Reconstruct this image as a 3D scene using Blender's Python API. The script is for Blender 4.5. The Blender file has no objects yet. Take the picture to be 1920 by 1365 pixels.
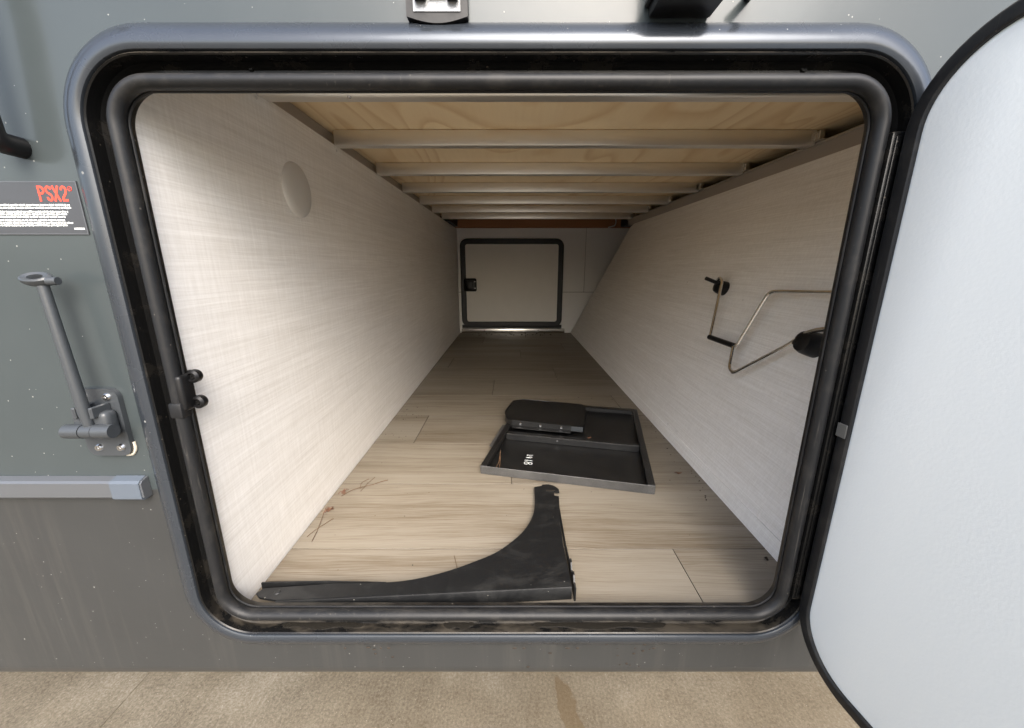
import bpy, bmesh, math, random
from mathutils import Vector, Matrix
R = math.radians
S = bpy.context.scene
C = S.collection
random.seed(7)

# ------------------------------------------------------------------ camera, sky, sun, exposure
cam_d = bpy.data.cameras.new('camera')
cam_d.sensor_fit = 'HORIZONTAL'; cam_d.sensor_width = 36.0
cam_d.lens = 36.0 * 721 / 1920
cam_d.clip_start = 0.01; cam_d.clip_end = 500
cam = bpy.data.objects.new('camera', cam_d); C.objects.link(cam)
cam.location = (0, 0, 0); cam.rotation_euler = (R(90 - 14.2), 0, 0)
S.camera = cam

SUN_EL, SUN_AZ = 41.0, 168.0          # azimuth measured clockwise from +y (the wall side)
w = bpy.data.worlds.new('World'); S.world = w; w.use_nodes = True
nt = w.node_tree; nt.nodes.clear()
sky = nt.nodes.new('ShaderNodeTexSky'); sky.sky_type = 'NISHITA'; sky.sun_disc = False
sky.sun_elevation = R(SUN_EL); sky.sun_rotation = R(SUN_AZ)
sky.air_density = 1.0; sky.dust_density = 4.0; sky.ozone_density = 1.0
hs = nt.nodes.new('ShaderNodeHueSaturation'); hs.inputs['Saturation'].default_value = 0.85
bg = nt.nodes.new('ShaderNodeBackground'); bg.inputs['Strength'].default_value = 0.15
wo = nt.nodes.new('ShaderNodeOutputWorld')
nt.links.new(sky.outputs[0], hs.inputs['Color']); nt.links.new(hs.outputs[0], bg.inputs[0]); nt.links.new(bg.outputs[0], wo.inputs[0])
sl = bpy.data.lights.new('sun', 'SUN'); sl.energy = 1.15; sl.angle = R(48); sl.color = (1.0, 0.98, 0.95)
sun = bpy.data.objects.new('sun', sl); C.objects.link(sun)
az, el = R(SUN_AZ), R(SUN_EL)
sdir = Vector((math.sin(az) * math.cos(el), math.cos(az) * math.cos(el), math.sin(el)))
sun.rotation_euler = sdir.to_track_quat('Z', 'Y').to_euler(); sun.location = sdir * 20
S.view_settings.view_transform = 'Standard'; S.view_settings.look = 'None'
S.view_settings.exposure = 1.74; S.view_settings.gamma = 1.0
S.cycles.max_bounces = 14; S.cycles.diffuse_bounces = 10; S.cycles.glossy_bounces = 6

# ------------------------------------------------------------------ materials
def new_mat(name):
    m = bpy.data.materials.new(name); m.use_nodes = True
    n = m.node_tree.nodes; b = n['Principled BSDF']
    return m, m.node_tree, b
class NB:
    def __init__(s, t): s.t = t
    def n(s, typ, **kw):
        x = s.t.nodes.new(typ)
        for k, v in kw.items():
            if k.startswith('i_'):
                key = k[2:]
                x.inputs[int(key) if key.isdigit() else key.replace('_', ' ')].default_value = v
            else: setattr(x, k, v)
        return x
    def l(s, a, b): s.t.links.new(a, b)
    def coord(s, scale=(1, 1, 1), kind='Object', rot=(0, 0, 0), src=None):
        c = s.n('ShaderNodeTexCoord'); m = s.n('ShaderNodeMapping')
        m.inputs['Scale'].default_value = scale; m.inputs['Rotation'].default_value = rot
        s.l(src or c.outputs[kind], m.inputs[0]); return m.outputs[0]
    def noise(s, vec, scale=5, detail=4, rough=.55, dist=0.0):
        x = s.n('ShaderNodeTexNoise'); x.inputs['Scale'].default_value = scale; x.inputs['Detail'].default_value = detail
        x.inputs['Roughness'].default_value = rough; x.inputs['Distortion'].default_value = dist
        s.l(vec, x.inputs['Vector']); return x.outputs['Fac']
    def ramp(s, fac, stops):
        r = s.n('ShaderNodeValToRGB'); e = r.color_ramp.elements
        while len(e) < len(stops): e.new(.5)
        for k, (p, c) in enumerate(stops):
            e[k].position = p; e[k].color = (c, c, c, 1) if isinstance(c, (int, float)) else (*c, 1)
        s.l(fac, r.inputs[0]); return r.outputs[0]
    def mix(s, fac, a, b, mode='MIX'):
        x = s.n('ShaderNodeMix', data_type='RGBA', blend_type=mode)
        for v, sock in ((fac, x.inputs[0]), (a, x.inputs[6]), (b, x.inputs[7])):
            if hasattr(v, 'links'): s.l(v, sock)
            elif isinstance(v, (int, float)): sock.default_value = v if sock == x.inputs[0] else (v, v, v, 1)
            else: sock.default_value = (*v, 1)
        return x.outputs[2]
    def math(s, op, a, b=None, clamp=False):
        x = s.n('ShaderNodeMath', operation=op, use_clamp=clamp)
        for v, sock in ((a, x.inputs[0]), (b, x.inputs[1])):
            if v is None: continue
            if hasattr(v, 'links'): s.l(v, sock)
            else: sock.default_value = v
        return x.outputs[0]
    def bump(s, b, h, strength=.2, dist=.001):
        x = s.n('ShaderNodeBump'); x.inputs['Strength'].default_value = strength; x.inputs['Distance'].default_value = dist
        s.l(h, x.inputs['Height']); s.l(x.outputs[0], b.inputs['Normal'])

def specks(nb, vec, scale, thr):
    """sparse irregular grains: only some voronoi cells carry one"""
    v = nb.n('ShaderNodeTexVoronoi'); v.inputs['Scale'].default_value = scale; nb.l(vec, v.inputs['Vector'])
    sep = nb.n('ShaderNodeSeparateColor'); nb.l(v.outputs['Color'], sep.inputs[0])
    keep = nb.math('GREATER_THAN', sep.outputs[0], thr)
    size = nb.math('MULTIPLY', nb.math('MULTIPLY', sep.outputs[1], nb.math('ADD', .4, nb.noise(vec, scale * 2.2, 2))), .2)
    return nb.math('MULTIPLY', keep, nb.math('LESS_THAN', v.outputs['Distance'], size))

def paint(name, col, rough=.22, grit=.88, grit_col=(.45, .45, .42), wav=.02, coat=0.3, spec=.5, mot=.25, met=0.0, streak=0.0):
    m, t, b = new_mat(name); nb = NB(t)
    o = nb.coord()
    n1 = nb.noise(o, 9, 5, .6); n2 = nb.noise(o, 60, 3)
    c = nb.mix(nb.math('MULTIPLY', n1, mot), col, tuple(x * 1.7 + .005 for x in col))
    if streak:   # faint dried water runs
        st = nb.ramp(nb.noise(nb.coord((55, 1, 2.2)), 1.0, 5, .7), [(.52, 0), (.72, 1)])
        c = nb.mix(nb.math('MULTIPLY', st, streak), c, (.075, .072, .064))
    sp = specks(nb, nb.coord((1, 1, 1)), 110, grit + .03); sp2 = specks(nb, o, 260, grit + .02)
    s = nb.math('MAXIMUM', sp, sp2)
    c = nb.mix(nb.math('MULTIPLY', s, .45), c, grit_col)
    nb.l(c, b.inputs['Base Color'])
    r = nb.math('ADD', nb.math('MULTIPLY', n1, .16), rough - .08)
    r = nb.math('ADD', r, nb.math('MULTIPLY', s, .4)); nb.l(r, b.inputs['Roughness'])
    b.inputs['Coat Weight'].default_value = coat; b.inputs['Coat Roughness'].default_value = .06
    b.inputs['Specular IOR Level'].default_value = spec; b.inputs['Metallic'].default_value = met
    h = nb.math('ADD', nb.math('MULTIPLY', nb.noise(o, 26, 2), wav * 60), nb.math('MULTIPLY', s, .12))
    h = nb.math('ADD', h, nb.math('MULTIPLY', n2, wav * 8))
    nb.bump(b, h, .25, .0008)
    return m

def rubber(name, col, rough=.42, dust=.12, dustcol=(.22, .2, .17), sc=30, spec=.5, settle=3.2, streak=0.0):
    m, t, b = new_mat(name); nb = NB(t); o = nb.coord()
    n1 = nb.noise(o, sc, 6, .65); n2 = nb.noise(o, 300, 2)
    f = nb.math('MULTIPLY', nb.ramp(n1, [(.52, 0.0), (.8, 1.0)]), dust)
    sp = specks(nb, o, 160, .9)
    ge = nb.n('ShaderNodeNewGeometry'); sz = nb.n('ShaderNodeSeparateXYZ'); nb.l(ge.outputs['Normal'], sz.inputs[0])
    upf = nb.ramp(sz.outputs[2], [(.35, 0), (.8, 1)])
    f = nb.math('MAXIMUM', f, nb.math('MULTIPLY', nb.math('MULTIPLY', upf, nb.ramp(nb.noise(nb.coord((14, 40, 40)), 1.0, 5, .65), [(.44, 0), (.60, 1)])), min(1, dust * settle)))
    if streak:
        stv = nb.math('MULTIPLY', nb.ramp(nb.noise(nb.coord((260, 260, 7)), 1.0, 5, .75), [(.60, 0), (.74, 1)]), nb.ramp(nb.noise(nb.coord((5, 5, 5)), 1.0, 3), [(.45, 0), (.6, 1)]))
        f = nb.math('MAXIMUM', f, nb.math('MULTIPLY', stv, streak))
    f = nb.math('MAXIMUM', f, nb.math('MULTIPLY', sp, min(1, dust * 3)))
    nb.l(nb.mix(f, col, dustcol), b.inputs['Base Color'])
    nb.l(nb.math('ADD', rough, nb.math('MULTIPLY', f, .5), True), b.inputs['Roughness'])
    b.inputs['Specular IOR Level'].default_value = spec
    nb.bump(b, nb.math('ADD', nb.math('MULTIPLY', n2, .5), n1), .15, .0006)
    return m

def linen(name, hi, lo):
    m, t, b = new_mat(name); nb = NB(t)
    a = nb.noise(nb.coord((6, 6, 290)), 1.0, 6, .75, .4)      # long threads
    c = nb.noise(nb.coord((220, 220, 13)), 1.0, 6, .75, .3)   # cross threads
    d = nb.noise(nb.coord((1.2, 1.2, 45)), 1.0, 3, .6)
    pa = nb.noise(nb.coord((2.5, 2.5, 3.0)), 1.0, 2)
    f = nb.math('ADD', nb.math('MULTIPLY', nb.ramp(a, [(.35, 0), (.68, 1)]), .62), nb.math('MULTIPLY', nb.ramp(c, [(.42, 0), (.7, 1)]), .36))
    f = nb.math('ADD', f, nb.math('MULTIPLY', nb.math('SUBTRACT', d, .5), .5))
    f = nb.math('ADD', f, nb.math('MULTIPLY', nb.math('SUBTRACT', pa, .5), .3), True)
    col = nb.mix(f, lo, hi)
    sp = nb.noise(nb.coord((34, 34, 60)), 1.0, 3, .5)
    scuff = nb.math('MULTIPLY', nb.ramp(sp, [(.74, 0), (.80, 1)]), .35)
    col = nb.mix(scuff, col, (.33, .31, .29))
    nb.l(col, b.inputs['Base Color']); b.inputs['Roughness'].default_value = .5
    b.inputs['Specular IOR Level'].default_value = .3
    nb.bump(b, f, .3, .0006)
    return m

def plank_mat():
    m, t, b = new_mat('vinyl_oak_plank'); nb = NB(t)
    oi = nb.n('ShaderNodeObjectInfo'); co = nb.n('ShaderNodeTexCoord')
    off = nb.n('ShaderNodeVectorMath', operation='ADD'); sc = nb.n('ShaderNodeVectorMath', operation='SCALE')
    comb = nb.n('ShaderNodeCombineXYZ'); nb.l(oi.outputs['Random'], comb.inputs[0]); nb.l(oi.outputs['Random'], comb.inputs[1]); comb.inputs[2].default_value = .3
    nb.l(comb.outputs[0], sc.inputs[0]); sc.inputs['Scale'].default_value = 37.0
    nb.l(co.outputs['Object'], off.inputs[0]); nb.l(sc.outputs[0], off.inputs[1])
    v = off.outputs[0]
    warp = nb.noise(nb.coord((2.0, 5.0, 1), src=v), 1.0, 3, .5)
    wv = nb.n('ShaderNodeVectorMath', operation='ADD'); cw = nb.n('ShaderNodeCombineXYZ')
    nb.l(nb.math('MULTIPLY', warp, .045), cw.inputs[1]); nb.l(v, wv.inputs[0]); nb.l(cw.outputs[0], wv.inputs[1])
    fine = nb.noise(nb.coord((9, 430, 1), src=wv.outputs[0]), 1.0, 5, .7)
    med = nb.noise(nb.coord((1.6, 60, 1), src=wv.outputs[0]), 1.0, 6, .75, .3)
    broad = nb.noise(nb.coord((1.1, 7, 1), src=wv.outputs[0]), 1.0, 3, .55)
    f = nb.math('ADD', nb.math('MULTIPLY', fine, .50), nb.math('MULTIPLY', med, .40))
    f = nb.math('ADD', f, nb.math('MULTIPLY', broad, .42))
    col = nb.ramp(f, [(.44, (.080, .057, .035)), (.56, (.150, .120, .084)), (.67, (.220, .191, .148)), (.86, (.275, .248, .205))])
    tint = nb.math('ADD', nb.math('MULTIPLY', oi.outputs['Random'], .22), .86)
    mm = nb.n('ShaderNodeVectorMath', operation='SCALE'); nb.l(col, mm.inputs[0]); nb.l(tint, mm.inputs['Scale'])
    # dirt specks and drying stains
    o2 = nb.coord()
    sp = specks(nb, o2, 95, .955); st = nb.ramp(nb.noise(nb.coord((9, 9, 9)), 1.0, 4, .6), [(.70, 0), (.78, 1)])
    col = nb.mix(nb.math('MAXIMUM', nb.math('MULTIPLY', sp, .7), nb.math('MULTIPLY', st, .16)), mm.outputs[0], (.12, .085, .05))
    nb.l(col, b.inputs['Base Color'])
    nb.l(nb.math('ADD', .36, nb.math('MULTIPLY', fine, .2)), b.inputs['Roughness'])
    b.inputs['Specular IOR Level'].default_value = .35
    nb.bump(b, f, .22, .0007)
    return m

def pine_ply():
    m, t, b = new_mat('pine_plywood'); nb = NB(t)
    v = nb.coord((1.0, .33, 1))
    big = nb.noise(v, 2.3, 2, .45, .9)
    fr = nb.math('FRACT', nb.math('MULTIPLY', big, 11.0))
    band = nb.ramp(fr, [(.0, .1), (.55, .25), (.86, .9), (1.0, .05)])
    fine = nb.noise(nb.coord((90, 6, 1)), 1.0, 4, .6)
    f = nb.math('ADD', nb.math('MULTIPLY', band, .62), nb.math('MULTIPLY', fine, .3), True)
    col = nb.mix(f, (.90, .745, .50), (.62, .41, .19))
    nb.l(col, b.inputs['Base Color']); b.inputs['Roughness'].default_value = .55
    nb.bump(b, fine, .12, .0004)
    return m

def metal(name, col, rough=.3, stretch=(2, 200, 200), metallic=1.0, var=.12):
    m, t, b = new_mat(name); nb = NB(t)
    n1 = nb.noise(nb.coord(stretch), 1.0, 4, .6); n2 = nb.noise(nb.coord((6, 6, 6)), 1.0, 3, .6)
    c = nb.mix(nb.math('MULTIPLY', n2, .6), col, tuple(x * .72 for x in col))
    nb.l(c, b.inputs['Base Color']); b.inputs['Metallic'].default_value = metallic
    nb.l(nb.math('ADD', rough - var / 2, nb.math('MULTIPLY', n1, var)), b.inputs['Roughness'])
    nb.bump(b, n1, .06, .0003)
    return m

def concrete():
    m, t, b = new_mat('broomed_concrete'); nb = NB(t)
    o = nb.coord()
    broom = nb.noise(nb.coord((140, 14, 1)), 1.0, 4, .7, .4); grain = nb.noise(o, 150, 6, .8)
    mid = nb.noise(o, 5, 5, .6); big = nb.noise(o, .9, 3, .6)
    f = nb.math('ADD', nb.math('MULTIPLY', broom, .10), nb.math('MULTIPLY', grain, .50))
    f = nb.math('ADD', f, nb.math('MULTIPLY', mid, .28), True)
    f = nb.math('ADD', f, .06)
    col = nb.ramp(f, [(.40, (.085, .070, .050)), (.52, (.18, .156, .118)), (.64, (.31, .282, .232))])
    pits = specks(nb, o, 120, .8)
    col = nb.mix(nb.math('MULTIPLY', pits, .55), col, (.13, .1, .07))
    pale = specks(nb, o, 210, .86); col = nb.mix(nb.math('MULTIPLY', pale, .6), col, (.62, .58, .5))
    col = nb.mix(nb.math('MULTIPLY', nb.ramp(big, [(.45, 0), (.62, 1)]), .25), col, (.19, .14, .08))
    # one dried drip stain running away from the trailer
    sx = nb.n('ShaderNodeSeparateXYZ'); c0 = nb.n('ShaderNodeTexCoord'); nb.l(c0.outputs['Object'], sx.inputs[0])
    wob = nb.math('MULTIPLY', nb.math('SUBTRACT', nb.noise(o, 16, 3), .5), .06)
    yy = nb.math('DIVIDE', nb.math('SUBTRACT', sx.outputs[1], .70), .115)
    cx = nb.math('ADD', nb.math('SUBTRACT', sx.outputs[0], .150), nb.math('MULTIPLY', nb.math('SUBTRACT', sx.outputs[1], .70), .26))
    xx = nb.math('DIVIDE', nb.math('ADD', cx, wob), .024)
    dd = nb.math('ADD', nb.math('MULTIPLY', xx, xx), nb.math('MULTIPLY', yy, yy))
    ms = nb.ramp(dd, [(.75, 1), (1.0, 0)])
    col = nb.mix(nb.math('MULTIPLY', ms, .6), col, (.115, .078, .038))
    nb.l(col, b.inputs['Base Color']); b.inputs['Roughness'].default_value = .85
    b.inputs['Specular IOR Level'].default_value = .25
    nb.bump(b, f, .9, .004)
    return m

def plain(name, col, rough=.5, metallic=0.0, bump=.05, sc=200, spec=.5, var=.15, detail=3):
    m, t, b = new_mat(name); nb = NB(t); o = nb.coord()
    n1 = nb.noise(o, sc, detail, .6); n2 = nb.noise(o, 12, 3)
    c = nb.mix(nb.math('MULTIPLY', n2, var), col, tuple(x * .6 for x in col))
    nb.l(c, b.inputs['Base Color']); b.inputs['Roughness'].default_value = rough; b.inputs['Metallic'].default_value = metallic
    b.inputs['Specular IOR Level'].default_value = spec
    nb.bump(b, n1, min(1, bump * 4), .0006)
    return m

def powder_coat(name='textured_black_powder_coat', ca=(.006, .006, .0065), cb=(.015, .015, .0145), rough=.36):
    m, t, b = new_mat(name); nb = NB(t); o = nb.coord()
    n1 = nb.noise(o, 420, 3, .7); n2 = nb.noise(o, 14, 4, .6)
    dust = specks(nb, o, 210, .86)
    c = nb.mix(nb.ramp(nb.math('ADD', nb.math('MULTIPLY', n1, .5), nb.math('MULTIPLY', n2, .5)), [(.4, 0), (.62, 1)]), ca, cb)
    c = nb.mix(nb.math('MULTIPLY', dust, .35), c, (.25, .22, .17))
    nb.l(c, b.inputs['Base Color']); b.inputs['Roughness'].default_value = rough
    nb.bump(b, n1, .7, .0012)
    return m

def scuffed_black():
    m, t, b = new_mat('scuffed_black_steel'); nb = NB(t); o = nb.coord()
    n2 = nb.noise(nb.coord((14, 22, 14)), 1.0, 6, .7, .8); n3 = nb.noise(nb.coord((120, 15, 60)), 1.0, 4, .7)
    c = nb.mix(nb.ramp(n2, [(.5, 0), (.85, .5)]), (.007, .0075, .008), (.06, .06, .057))
    c = nb.mix(nb.math('MULTIPLY', specks(nb, o, 150, .9), .6), c, (.4, .38, .34))
    nb.l(c, b.inputs['Base Color'])
    nb.l(nb.math('ADD', .34, nb.math('MULTIPLY', n3, .2)), b.inputs['Roughness'])
    nb.bump(b, nb.math('ADD', n3, nb.noise(o, 350, 2)), .2, .0005)
    return m

M = {}
M['panel'] = paint('glossy_grey_fibreglass', (.040, .0485, .0505), .22, .93, wav=.016, coat=.10, met=.0, spec=.32)
M['skirt'] = paint('satin_grey_fibreglass', (.029, .030, .030), .34, .915, wav=.02, coat=.05, spec=.42, streak=.28)
M['bead'] = paint('grey_moulded_frame', (.042, .049, .059), .27, .92, wav=.02, coat=.15, spec=.6, met=.5)
M['channel'] = rubber('black_drip_channel', (.006, .006, .006), .25, .22, (.075, .063, .047), spec=.3, settle=2.6)
M['bulb'] = rubber('black_rubber_seal', (.010, .0105, .0115), .46, .10, spec=.3, settle=.8, streak=.5)
M['lip'] = rubber('black_frame_lip', (.012, .011, .010), .35, .3, (.16, .14, .11), sc=45, settle=.7)
M['black'] = plain('black_plastic', (.006, .006, .0065), .42, spec=.35)
M['grey_plastic'] = plain('weathered_grey_plastic', (.042, .047, .052), .36, spec=.5, bump=.08, sc=320)
M['white_door'] = None
M['linen_l'] = linen('linen_print_panel', (.94, .925, .90), (.70, .675, .635))
M['ply'] = pine_ply()
M['plank'] = plank_mat()
M['alu'] = metal('aluminium_tube', (.90, .88, .84), .40, metallic=.93)
M['alu_bright'] = metal('bright_aluminium', (.80, .79, .76), .24)
M['rail'] = plain('grey_rail', (.36, .325, .29), .45, 0.3)
M['chrome'] = metal('polished_rod', (.86, .85, .82), .16, (30, 30, 30), var=.06)
M['far_wall'] = plain('white_board', (.80, .785, .76), .5)
M['far_door'] = plain('cream_hatch_panel', (.80, .775, .72), .5)
M['header'] = plain('reddish_pine_board', (.33, .13, .045), .6, sc=60)
M['sub'] = plain('dark_underlay', (.05, .04, .03), .8)
M['steel'] = metal('screw_steel', (.62, .62, .62), .25, (60, 60, 60), var=.1)
M['tray'] = powder_coat()
M['scuff'] = scuffed_black()
M['rim_sheen'] = powder_coat('speckled_painted_sheen', (.038, .037, .036), (.085, .083, .079), .42)  # lighter grey paints in sky sheen on tray's front rim; hinge strip reuses it
M['tape'] = plain('blue_grey_tape', (.085, .102, .125), .4)
M['mould'] = metal('grey_trim_moulding', (.13, .138, .148), .34, (2, 100, 60), metallic=.4)
M['decal'] = plain('charcoal_decal', (.042, .044, .049), .3)
M['red'] = plain('red_print', (.72, .06, .03), .45)
M['print'] = plain('white_print', (.72, .74, .72), .5)
M['cap'] = plain('pale_plastic_cap', (.62, .605, .58), .35)
M['sealant'] = plain('yellowed_sealant', (.50, .46, .38), .5)
M['needle'] = plain('dry_pine_needle', (.115, .066, .036), .6)
M['leaf'] = plain('dry_leaf_scrap', (.17, .085, .052), .7)
M['grit'] = plain('dark_grit', (.030, .022, .015), .9)
M['chalk'] = plain('chalk_mark', (.75, .78, .78), .9)
M['sleeve'] = plain('dull_sleeve', (.075, .077, .075), .3)
M['bezel'] = plain('speckled_grey_casting', (.26, .27, .28), .34, .5, bump=.15, sc=500, var=.5)
M['concrete'] = concrete()
def door_white():
    m, t, b = new_mat('pebbled_white_panel'); nb = NB(t); o = nb.coord()
    n1 = nb.noise(o, 330, 2, .5); n2 = nb.noise(o, 3, 3)
    nb.l(nb.mix(nb.math('MULTIPLY', n2, .2), (.755, .795, .80), (.70, .745, .755)), b.inputs['Base Color'])
    b.inputs['Roughness'].default_value = .42
    nb.bump(b, n1, .23, .0005); return m
M['white_door'] = door_white()
def wet_skin():
    m, t, b = new_mat('standing_water_film'); nb = NB(t)
    b.inputs['Base Color'].default_value = (.02, .018, .015, 1); b.inputs['Roughness'].default_value = .03
    nb.bump(b, nb.noise(nb.coord(), 90, 2), .08, .0006); return m
M['water'] = wet_skin()

# ------------------------------------------------------------------ helpers
def finish(me, smooth=True, ang=32):
    if smooth:
        for p in me.polygons: p.use_smooth = True
        me.set_sharp_from_angle(angle=R(ang))
def link(name, me, m, parent=None, label=None):
    o = bpy.data.objects.new(name, me)
    if m and not me.materials: me.materials.append(m)
    C.objects.link(o)
    if parent is not None:
        o.parent = parent
    if label: o['label'] = label
    return o
def obj(name, bm, m, parent=None, label=None, smooth=True, ang=32):
    bmesh.ops.recalc_face_normals(bm, faces=bm.faces)
    me = bpy.data.meshes.new(name); bm.to_mesh(me); bm.free(); finish(me, smooth, ang)
    return link(name, me, m, parent, label)
def empty(name, loc=(0, 0, 0), rotz=0, parent=None, label=None):
    o = bpy.data.objects.new(name, None); C.objects.link(o); o.location = loc; o.rotation_euler = (0, 0, rotz); o.empty_display_size = .05
    if parent is not None: o.parent = parent
    if label: o['label'] = label
    return o
def tag(o, label, cat, group=None, kind=None):
    if label: o['label'] = label
    if cat: o['category'] = cat
    if group: o['group'] = group
    if kind: o['kind'] = kind
    return o
def box(bm, x0, x1, y0, y1, z0, z1, bev=0.0, seg=1, mat=None):
    g = bmesh.ops.create_cube(bm, size=1.0)['verts']
    T = Matrix.Translation(((x0 + x1) / 2, (y0 + y1) / 2, (z0 + z1) / 2)) @ Matrix.Diagonal((abs(x1 - x0), abs(y1 - y0), abs(z1 - z0), 1))
    bmesh.ops.transform(bm, matrix=T, verts=g)
    if bev:
        es = list({e for v in g for e in v.link_edges})
        r = bmesh.ops.bevel(bm, geom=es, offset=bev, segments=seg, affect='EDGES', profile=.5)
        g = list({v for f in r['faces'] for v in f.verts} | {v for v in g if v.is_valid})
    if mat is not None: bmesh.ops.transform(bm, matrix=mat, verts=g)
    return g
def bx(name, x0, x1, y0, y1, z0, z1, m, parent=None, bev=0.0, seg=1, label=None):
    bm = bmesh.new(); box(bm, x0, x1, y0, y1, z0, z1, bev, seg); return obj(name, bm, m, parent, label)
def rrect(x0, x1, z0, z1, r, n=10):
    """rounded rectangle, counter-clockwise from the lower right corner; returns (point, outward normal)"""
    out = []
    for cx, cz, a0 in ((x1 - r, z0 + r, -90), (x1 - r, z1 - r, 0), (x0 + r, z1 - r, 90), (x0 + r, z0 + r, 180)):
        for i in range(n + 1):
            a = R(a0 + 90 * i / n); out.append(((cx, cz), (math.cos(a), math.sin(a)), r))
    return out
def ring(bm, x0, x1, z0, z1, r, prof, n=12, closed=True, frame=None):
    """sweep a profile of (offset outward, depth y) round a rounded rectangle"""
    base = rrect(x0, x1, z0, z1, r, n); rows = []
    for (p, nn, rr) in base:
        c = (p[0], p[1]); row = []
        for d, y in prof:
            v = Vector((c[0] + nn[0] * (r + d), y, c[1] + nn[1] * (r + d)))
            row.append(bm.verts.new(frame @ v if frame else v))
        rows.append(row)
    N = len(rows); K = len(prof)
    for i in range(N):
        a, b = rows[i], rows[(i + 1) % N]
        for k in range(K if closed else K - 1):
            k2 = (k + 1) % K
            bm.faces.new((a[k], a[k2], b[k2], b[k]))
def tube(bm, pts, r, seg=10, closed=False, cap=True, round_r=0.0, rs=None):
    P = [Vector(p) for p in pts]
    if round_r:
        Q = []; n = len(P)
        for i, p in enumerate(P):
            if not closed and i in (0, n - 1): Q.append(p); continue
            a, b = P[i - 1], P[(i + 1) % n]
            da, db = (a - p), (b - p); k = min(round_r, da.length * .45, db.length * .45)
            s, e = p + da.normalized() * k, p + db.normalized() * k
            for j in range(7):
                t = j / 6; Q.append(s * (1 - t) ** 2 + p * 2 * t * (1 - t) + e * t * t)
        P = Q
    n = len(P); rings = []
    up = None
    for i, p in enumerate(P):
        if closed: t = P[(i + 1) % n] - P[i - 1]
        else: t = P[min(i + 1, n - 1)] - P[max(i - 1, 0)]
        t.normalize()
        if up is None:
            up = Vector((0, 0, 1)) if abs(t.z) < .9 else Vector((1, 0, 0))
        u = (up - t * up.dot(t)).normalized(); v = t.cross(u); up = u
        rr = rs[i] if rs else r
        rings.append([bm.verts.new(p + (u * math.cos(2 * math.pi * k / seg) + v * math.sin(2 * math.pi * k / seg)) * rr) for k in range(seg)])
    for i in range(n if closed else n - 1):
        a, b = rings[i], rings[(i + 1) % n]
        sh = 0
        if closed and i == n - 1:
            sh = min(range(seg), key=lambda s: (a[0].co - b[s].co).length)
        for k in range(seg):
            bm.faces.new((a[k], a[(k + 1) % seg], b[(k + 1 + sh) % seg], b[(k + sh) % seg]))
    if cap and not closed: bm.faces.new(rings[0][::-1]); bm.faces.new(rings[-1])
def lathe(bm, prof, seg=24, mat=None):
    """revolve (radius, height) about local z"""
    rows = []; vs = []
    for r, h in prof:
        if r < 1e-6: row = [bm.verts.new((0, 0, h))]
        else: row = [bm.verts.new((r * math.cos(2 * math.pi * k / seg), r * math.sin(2 * math.pi * k / seg), h)) for k in range(seg)]
        rows.append(row); vs += row
    for a, b in zip(rows, rows[1:]):
        for k in range(seg):
            k2 = (k + 1) % seg
            if len(a) == 1 and len(b) == 1: continue
            if len(a) == 1: bm.faces.new((a[0], b[k], b[k2]))
            elif len(b) == 1: bm.faces.new((a[k], a[k2], b[0]))
            else: bm.faces.new((a[k], a[k2], b[k2], b[k]))
    if mat is not None: bmesh.ops.transform(bm, matrix=mat, verts=vs)
def axis_to(loc, d):
    return Matrix.Translation(loc) @ Vector(d).to_track_quat('Z', 'Y').to_matrix().to_4x4()
def extrude_poly(bm, pts, off):
    """planar outline (3-D points) made into a plate by the offset vector"""
    off = Vector(off); a = [bm.verts.new(p) for p in pts]; b = [bm.verts.new(Vector(p) + off) for p in pts]
    n = len(pts)
    f1 = bm.faces.new(a); f2 = bm.faces.new(b[::-1])
    for i in range(n): bm.faces.new((a[i], a[(i + 1) % n], b[(i + 1) % n], b[i]))
    f1.normal_update(); f2.normal_update(); bmesh.ops.triangulate(bm, faces=[f1, f2])
def screw_mesh(r=.0045, h=.003):
    bm = bmesh.new()
    lathe(bm, [(r * 1.15, 0), (r, h * .6), (r * .8, h), (r * .3, h), (r * .25, h * .55), (0, h * .5)], 14)
    bmesh.ops.recalc_face_normals(bm, faces=bm.faces)
    me = bpy.data.meshes.new('screw'); bm.to_mesh(me); bm.free(); finish(me); me.materials.append(M['steel']); return me
SCREW = screw_mesh()
SCREW_K = SCREW.copy(); SCREW_K.name = 'black_screw'; SCREW_K.materials.clear(); SCREW_K.materials.append(M['channel'])
def screw(loc, d, parent, name='screw', sc=1.0, me=None):
    o = bpy.data.objects.new(name, me or SCREW); C.objects.link(o); o.parent = parent
    o.matrix_local = axis_to(loc, d) @ Matrix.Diagonal((sc, sc, sc, 1)); return o

# key dimensions (metres, camera height = 0)
GZ = -1.08                      # pavement
WY = 0.45                       # outer face of the trailer side
FZ = -0.504                     # compartment floor
FAR = 3.0                       # far side wall
OX0, OX1, OZ0, OZ1, OR = -.4065, .380, -.481, .1795, .040   # clear opening

# ------------------------------------------------------------------ pavement
bm = bmesh.new()
xs = [(-45, 0), (-.9972, 0), (-.9955, -.003), (-.9938, 0), (45, 0)]
for k in range(len(xs) - 1):
    (xa, za), (xb, zb) = xs[k], xs[k + 1]
    bm.faces.new([bm.verts.new(p) for p in ((xa, -45, GZ + za), (xb, -45, GZ + zb), (xb, 45, GZ + zb), (xa, 45, GZ + za))])
bmesh.ops.remove_doubles(bm, verts=bm.verts, dist=1e-5)
tag(obj('pavement', bm, M['concrete'], smooth=False), 'tan broom finished concrete pavement with a joint line', None, kind='structure')

# ------------------------------------------------------------------ the trailer
camper = empty('camper_trailer')
tag(camper, 'dark grey camper trailer side with its pass-through storage hatch open', 'camper trailer')

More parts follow.
